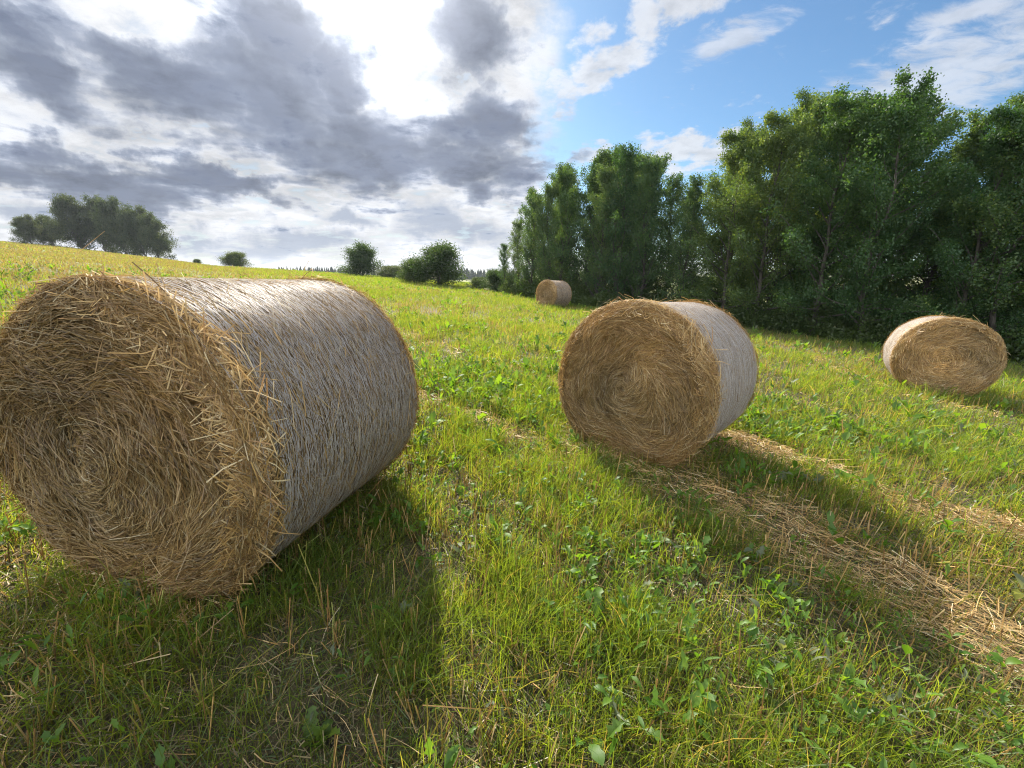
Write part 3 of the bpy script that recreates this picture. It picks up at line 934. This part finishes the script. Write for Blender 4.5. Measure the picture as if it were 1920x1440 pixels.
# single larger plants one can point at
DOCKS = [
    (-.15, 2.15, 12, .17, .062, 'bright dock plant with upright leaves in the sunlit grass right of the big bale shadow'),
    (.74, 1.88, 9, .16, .075, 'single broad dock plant with a rounded leaf below the middle bale'),
    (-.62, 4.40, 14, .19, .080, 'lush dark green dock clump between the two near bales, left of the straw band'),
    (.70, 5.35, 13, .19, .080, 'dock clump just left of and behind the middle bale'),
    (1.08, 2.10, 10, .11, .045, 'small grey green plant at the edge of the shaded straw'),
    (1.30, 1.33, 8, .13, .060, 'dock plant with pointed leaves beside the near straw band'),
    (.90, 1.07, 7, .085, .042, 'pale weed low in the grass near the bottom edge of the field view'),
    (-1.16, 1.22, 9, .13, .070, 'shaded broad leaves in front of the big bale'),
    (-.55, .88, 11, .13, .055, 'deep green rosette in the bale shadow nearest the camera'),
    (.36, 1.20, 10, .12, .050, 'yellow green weed standing in the stubble in the foreground'),
]
for (x, y, n, L0, w0, lab) in DOCKS:
    r2 = np.random.default_rng(int(abs(x * 100) + y * 1000))
    z = float(gz(x, y))
    root = bpy.data.objects.new('dock_plant', None); COL.objects.link(root); root.location = (x, y, z); root.empty_display_size = .1
    tag(root, lab, 'weed', 'larger broad-leaved plants in the field')
    for k in range(n):
        ln = np.array([L0 * .60 * r2.uniform(.6, 1.15)])
        c = lerp(np.array([.06, .125, .02]), np.array([.12, .185, .03]), r2.random(1))
        V, Q, C_ = leaves(np.array([[r2.normal(0, .012), r2.normal(0, .012), .0]]), np.array([k * 2.4 + r2.normal(0, .3)]), ln, np.array([w0 * .8 * r2.uniform(.7, 1.15)]), np.array([r2.uniform(.85, 1.5)]), np.array([r2.uniform(.3, 1.5)]), np.array([r2.uniform(.1, .4)]), c, r2, 11, .11)
        mesh('leaf', V, Q, M_weed, C_, root, smooth=True)


# ------------------------------------------------------------------ trees
def rot_axis(v, axis, ang):
    axis = axis / (np.linalg.norm(axis) + 1e-9)
    return v * math.cos(ang) + np.cross(axis, v) * math.sin(ang) + axis * (axis @ v) * (1 - math.cos(ang))


def leaf_quads(rng, P, size, cols, aspect=.72):
    N = len(P)
    d = rng.normal(0, 1, (N, 3)); d[:, 2] -= .3; d /= np.linalg.norm(d, axis=1, keepdims=True)
    u = np.cross(d, rng.normal(0, 1, (N, 3))); u /= np.linalg.norm(u, axis=1, keepdims=True) + 1e-9
    s = size * rng.uniform(.65, 1.25, N)
    a = d * s[:, None] * .5; b = u * (s * aspect * .5)[:, None]
    V = np.stack([P - a, P + b - a * .15, P + a, P - b - a * .15], 1).reshape(-1, 3)
    Q = np.arange(N * 4).reshape(-1, 4)
    return V, Q, np.repeat(cols, 4, axis=0)


def tree_meshes(seed, H, Wd, n_limb, n_twig, n_leaf, leaf, lo=.10, up=(35, 62), wind=0.0, stems=1, cols=((.032, .062, .016), (.070, .105, .022)), wide=.42, spread_leaf=.085, bare=0.0):
    """trunk(s) with limbs as one mesh, the crown's leaves as another; unit: metres, base at the origin"""
    rng = np.random.default_rng(seed)
    tr = Acc(); twigs = []
    for st in range(stems):
        az0 = rng.uniform(0, 2 * PI)
        hs = H * (1 if st == 0 else rng.uniform(.72, .97))
        out = 0 if stems == 1 else Wd * .35 * (st > 0)
        K = 10
        tt = np.linspace(0, 1, K)
        wob = np.cumsum(rng.normal(0, .012 * H, (K, 2)), 0); wob -= wob[0]
        sp = np.array([wob[:, 0] + np.cos(az0) * out * tt ** .8 + wind * .10 * hs * tt ** 2, wob[:, 1] + np.sin(az0) * out * tt ** .8, hs * tt]).T
        rb = (.0105 * hs + .012) * (1 if stems == 1 else .75)
        Rr = rb * (1 - .88 * tt ** .9); Rr[0] *= 1.35
        Vt, Qt = tubes(sp, Rr, 7); tr.add(Vt, Qt)
        nl = max(4, n_limb // stems)
        for q in range(nl):
            t = lo + (.97 - lo) * ((q + rng.random()) / nl)
            b = np.array([np.interp(t, tt, sp[:, k]) for k in range(3)])
            pr = math.sin(PI * min(1, max(0, (t - lo * .55) / (1.04 - lo * .55))) ** wide * .999) ** .7 if wide else 1
            ll = Wd * (.22 + .78 * pr) * rng.uniform(.72, 1.12)
            az = q * 2.39996 + rng.normal(0, .35)
            el = D2R(rng.uniform(*up)) + .35 * t
            el = min(el, 1.4)
            dv = np.array([math.cos(az) * math.cos(el) + wind * .35, math.sin(az) * math.cos(el), math.sin(el)])
            pts = [b]
            seg = 5
            for k in range(seg):
                dv = dv + rng.normal(0, .13, 3) + np.array([wind * .05, 0, .06]); dv /= np.linalg.norm(dv)
                pts.append(pts[-1] + dv * ll / seg)
            pts = np.array(pts)
            rl = max(.006, np.interp(t, tt, Rr) * .5) * np.linspace(1, .25, len(pts))
            Vt, Qt = tubes(pts, rl, 4); tr.add(Vt, Qt)
            for k in range(n_twig):
                s = rng.uniform(.22 + bare * .4, 1.0)
                pb = np.array([np.interp(s, np.linspace(0, 1, len(pts)), pts[:, c]) for c in range(3)])
                td = dv + rng.normal(0, .75, 3) + np.array([0, 0, .15]); td /= np.linalg.norm(td)
                twigs.append((pb, pb + td * rng.uniform(.18, .42) * max(.5, ll * .55)))
        for k in range(int(n_twig * 1.2)):
            s = rng.uniform(.86, 1)
            pb = np.array([np.interp(s, tt, sp[:, c]) for c in range(3)])
            td = rng.normal(0, .28, 3) + np.array([wind * .3, 0, 1.0]); td /= np.linalg.norm(td)
            twigs.append((pb, pb + td * rng.uniform(.2, .5) * Wd * .5))
    A = np.array([q[0] for q in twigs]); B = np.array([q[1] for q in twigs])
    ti = rng.integers(0, len(A), n_leaf)
    f = rng.random(n_leaf)[:, None] ** .75
    ln = np.linalg.norm(B - A, axis=1)[ti][:, None]
    P = A[ti] + (B[ti] - A[ti]) * f * 1.05 + rng.normal(0, 1, (n_leaf, 3)) * (spread_leaf + .10 * ln)
    P[:, 2] = np.maximum(P[:, 2], .06)
    P = P[:n_leaf]
    hue = rng.random(len(A))[ti]
    u = np.clip(hue * .7 + rng.random(n_leaf) * .4, 0, 1)
    col = lerp(np.array(cols[0]), np.array(cols[1]), u)
    yl = rng.random(n_leaf) < .05
    col[yl] = col[yl] * np.array([1.9, 1.5, 1.0])
    V, Q, C_ = leaf_quads(rng, P, leaf, col)
    Vt, Qt, _ = tr.get()
    # thin twigs as slim tubes
    return mesh('trunk', Vt, Qt, M_bark, smooth=True, link=False), mesh('crown', V, Q, M_leaf, C_, link=False), H


def plant(kind, meshes, x, y, h, rot, lab, cat='tree', group=None, wid=1.0, lean=(0, 0)):
    root = bpy.data.objects.new(kind, None); COL.objects.link(root)
    root.location = (x, y, float(gz(x, y)) - .05)
    s = h / meshes[2]
    root.scale = (s * wid, s * wid, s)
    root.rotation_euler = (lean[0], lean[1], rot)
    root.empty_display_size = .5
    tag(root, lab, cat, group)
    for nm, me in (('trunk', meshes[0]), ('crown', meshes[1])):
        o = bpy.data.objects.new(nm, me); COL.objects.link(o); o.parent = root
    return root


ASP = [tree_meshes(200 + k, 7.0, 2.1, 54, 8, 17000, .082, .04, (22, 58), .08, cols=((.032, .074, .032), (.070, .124, .040))) for k in range(4)]
BROAD = [tree_meshes(300 + k, 8.0, 2.7, 44, 11, 36000, .078, .05, (5, 50), .20, cols=((.030, .074, .026), (.078, .134, .032)), wide=.45) for k in range(4)]
rt_ = random.Random(8)
FRONT = [
    (-0.5, 30.4, 3.3, 'a', 'low aspen sapling, leftmost of the wood edge, left of the far bale'),
    (0.3, 28.7, 4.6, 'a', 'small aspen stepping down at the left end of the wood'),
    (1.1, 26.5, 5.7, 'a', 'slim aspen with a pointed top behind and left of the far bale'),
    (2.3, 25.2, 6.2, 'a', 'slim aspen rising straight behind the far bale'),
    (3.0, 24.6, 6.9, 'a', 'tall aspen just right of the far bale'),
    (4.4, 22.9, 6.7, 'a', 'middle aspen of the left grove, above the gap between far bale and middle bale'),
    (5.3, 22.2, 7.3, 'a', 'tallest aspen of the left grove, above the middle bale'),
    (6.3, 21.5, 6.8, 'a', 'aspen on the right shoulder of the left grove above the middle bale'),
    (7.7, 19.5, 5.7, 'a', 'short aspen in the dip between the two groves where sky shows through'),
    (8.9, 17.8, 7.0, 'b', 'leafy tree at the left end of the tall right grove, right of the sky gap'),
    (9.6, 16.6, 7.2, 'b', 'tree with dark bare trunk visible at the field edge right of the middle bale'),
    (10.6, 14.7, 7.1, 'b', 'broad tree in the tall right grove, left of the right bale'),
    (11.5, 13.7, 7.1, 'b', 'broad tree standing behind the left edge of the right bale'),
    (13.2, 12.4, 6.3, 'b', 'dark broad tree directly behind the right bale'),
    (13.9, 11.9, 6.3, 'b', 'dark broad tree at the right picture edge behind the right bale'),
    (15.4, 10.8, 6.3, 'b', 'broad tree at the far right whose crown is cut by the picture edge'),
]
for (x, y, h, k, lab) in FRONT:
    ms = ASP[rt_.randrange(4)] if k == 'a' else BROAD[rt_.randrange(4)]
    plant('aspen_tree' if k == 'a' else 'broadleaf_tree', ms, x, y, h, rt_.uniform(-.5, .5) if k == 'b' else rt_.uniform(0, 6.28), lab, 'tree', 'trees along the edge of the wood', rt_.uniform(.9, 1.1))
BACK = [
    (1.7, 32.0, 7.0, 'a'), (2.8, 29.7, 7.6, 'a'), (3.0, 27.7, 7.5, 'a'), (4.4, 25.9, 7.6, 'a'), (5.5, 25.4, 8.0, 'a'), (6.0, 24.7, 7.9, 'a'), (7.2, 24.3, 7.6, 'a'), (9.3, 23.0, 6.0, 'a'),
    (10.2, 20.7, 7.9, 'b'), (11.1, 18.5, 8.2, 'b'), (12.2, 17.3, 7.9, 'b'), (12.8, 15.7, 7.7, 'b'), (13.8, 14.4, 6.6, 'b'), (14.9, 14.3, 6.9, 'b'), (15.3, 13.7, 6.8, 'b'), (16.9, 13.3, 6.9, 'b'),
    (3.7, 32.5, 8.4, 'a'), (5.7, 30.6, 8.8, 'a'), (7.3, 27.4, 8.4, 'a'), (8.2, 26.5, 8.1, 'a'), (9.6, 26.5, 7.2, 'a'),
    (11.4, 23.7, 8.6, 'b'), (13.2, 21.5, 9.4, 'b'), (14.0, 20.0, 9.1, 'b'), (14.8, 18.0, 8.4, 'b'), (15.2, 17.0, 7.7, 'b'), (16.7, 16.0, 7.6, 'b'), (18.4, 15.0, 7.6, 'b'),
]
for (x, y, h, k) in BACK:
    ms = ASP[rt_.randrange(4)] if k == 'a' else BROAD[rt_.randrange(4)]
    plant('aspen_tree' if k == 'a' else 'broadleaf_tree', ms, x, y, h, rt_.uniform(0, 6.28) if k == 'a' else rt_.uniform(-.6, .6), 'aspen standing inside the left grove behind its front row' if k == 'a' else 'broad tree standing inside the tall right grove behind its front row', 'tree', 'aspens inside the left grove' if k == 'a' else 'trees inside the right grove', rt_.uniform(.9, 1.1))

# shrubs and saplings along the foot of the wood: a thicket nobody could count
rng = np.random.default_rng(77)
N = 170000
t = rng.random(N)
ea = np.cumsum(np.r_[0, np.hypot(*np.diff(EDGE, axis=0).T)])
t = rng.uniform(ea[1], ea[9], N)
ex, ey = np.interp(t, ea, EDGE[:, 0]), np.interp(t, ea, EDGE[:, 1])
off = np.where(rng.random(N) < .55, rng.gamma(2, .9, N) + .15, rng.uniform(3, 9, N))
ex = ex + off * .62; ey = ey + off * .78
hmax = .35 + 2.1 * np.clip(fbm(ex, ey, 1.1, 71) - .28, 0, 1) * np.clip(off / 1.0, .25, 1.0) + np.clip(off - 3, 0, 5) * .32
P = np.stack([ex, ey, gz(ex, ey) + hmax * rng.random(N) ** .8], -1)
c = lerp(np.array([.024, .048, .013]), np.array([.07, .10, .020]), rng.random(N) * .6 + .4 * vnoise(ex, ey, .4, 4))
V, Q, C_ = leaf_quads(rng, P, .085, c)
tag(mesh('undergrowth', V, Q, M_leaf, C_), 'dark leafy thicket along the foot of the wood', 'undergrowth', kind='stuff')

# lone bushes on the rise straight ahead and the grove on the left hilltop
BUSH = [tree_meshes(400 + k, 3.6, 2.1, 54, 9, 26000, .115, .02, (-10, 55), .0, stems=6, cols=((.030, .058, .020), (.062, .095, .026)), wide=.45, spread_leaf=.24) for k in range(2)]
WILLOW = [tree_meshes(500 + k, 10.5, 5.4, 80, 9, 34000, .25, .01, (-15, 66), .1, stems=5, cols=((.024, .046, .024), (.050, .072, .034)), wide=.42, spread_leaf=.34, bare=.35) for k in range(2)]


def polar(az, r):
    return r * math.sin(D2R(az)), r * math.cos(D2R(az))


for az, r, h, wd, m, lab in [
    (-10.0, 38, 3.1, 1.5, 0, 'large rounded dark bush near the left end of the wood'),
    (-12.9, 40, 1.9, 1.5, 1, 'low bush leaning against the left side of the large rounded bush'),
    (-19.3, 60, 3.6, 1.3, 1, 'airy bush standing alone on the rise behind the big bale'),
    (-15.2, 58, 1.5, 3.2, 0, 'low hedge-like bush between the airy bush and the large rounded bush'),
    (-32.8, 95, 2.5, 1.9, 0, 'small round bush alone on the skyline above the big bale'),
    (-36.1, 105, 0.9, 1.6, 1, 'tiny bush on the skyline beside the left grove'),
    (-2.0, 33, 1.5, 1.5, 0, 'shrub at the extreme left end of the wood'),
    (-4.6, 36, .9, 2.4, 1, 'low shrub between the large rounded bush and the wood'),
]:
    x, y = polar(az, r)
    plant('bush', BUSH[m], x, y, h, rt_.uniform(0, 6.28), lab, 'bush', 'lone bushes on the rise', wd)
for az, r, h, wd, m, lab in [
    (-47.7, 152, 5.9, 1.15, 0, 'small dark tree, leftmost of the hilltop grove'),
    (-46.4, 156, 6.2, 1.2, 1, 'small tree joining the leftmost tree to the hilltop grove'),
    (-44.6, 150, 10.6, 1.0, 1, 'tall willow at the left side of the hilltop grove'),
    (-43.1, 150, 11.6, 1.0, 0, 'tallest willow of the hilltop grove'),
    (-41.6, 142, 11.2, 1.0, 1, 'middle willow of the hilltop grove with bare limbs showing'),
    (-40.2, 138, 10.4, 1.0, 0, 'willow right of the middle of the hilltop grove'),
    (-39.2, 132, 8.8, .95, 1, 'rightmost willow of the hilltop grove'),
]:
    x, y = polar(az, r)
    plant('willow_tree', WILLOW[m], x, y, h, rt_.uniform(0, 6.28), lab, 'tree', 'trees of the hilltop grove', wd)

# the far spruce wood on the horizon
acc = Acc()
rng = np.random.default_rng(9)
for a0, a1, n, r in ((-28.5, -20.0, 150, 330), (-30.5, -12, 90, 420), (-9, 2, 150, 340)):
    for k in range(n):
        x, y = polar(rng.uniform(a0, a1), r + rng.uniform(-15, 40))
        z0 = float(gz(x, y)); h = rng.uniform(5.5, 9.8)
        for q in range(5):
            zb = z0 + h * (.06 + .18 * q); zt = z0 + h * min(1, .06 + .18 * q + .34); rb = (1.6 - .28 * q) * rng.uniform(.8, 1.2)
            m = 8
            th = np.arange(m) / m * 2 * PI + rng.random()
            rj = rb * rng.uniform(.6, 1.2, m)
            Vb = np.stack([x + rj * np.cos(th), y + rj * np.sin(th), np.full(m, zb)], -1)
            Vt = np.stack([x + .05 * np.cos(th), y + .05 * np.sin(th), np.full(m, zt)], -1)
            Qs = np.array([(i_, (i_ + 1) % m, m + (i_ + 1) % m, m + i_) for i_ in range(m)])
            acc.add(np.concatenate([Vb, Vt]), Qs, np.tile(np.array([.020, .036, .022]) * rng.uniform(.8, 1.3), (2 * m, 1)))
V, Q, Cc = acc.get()
tag(mesh('spruce_wood', V, Q, M_leaf, Cc), 'far dark spruce wood along the horizon', 'wood', kind='stuff')

# ------------------------------------------------------------------ thin summer haze in the air
hm = bpy.data.materials.new('haze_air'); hm.use_nodes = True
t = NT(hm.node_tree)
ho = t.n('ShaderNodeOutputMaterial'); pv = t.n('ShaderNodeVolumePrincipled')
pv.inputs['Color'].default_value = (0.80, 0.88, 1.0, 1); pv.inputs['Density'].default_value = 0.00016
pv.inputs['Anisotropy'].default_value = 0.35
t.link(pv.outputs[0], ho.inputs['Volume'])
bx0, bx1, by0, by1, bz0, bz1 = -1550, 1550, -1550, 1550, -8.0, 27.0
V = np.array([(x, y, z) for z in (bz0, bz1) for y in (by0, by1) for x in (bx0, bx1)])
Q = np.array([(0, 2, 3, 1), (4, 5, 7, 6), (0, 1, 5, 4), (2, 6, 7, 3), (0, 4, 6, 2), (1, 3, 7, 5)])
tag(mesh('haze', V, Q, hm), kind='stuff')
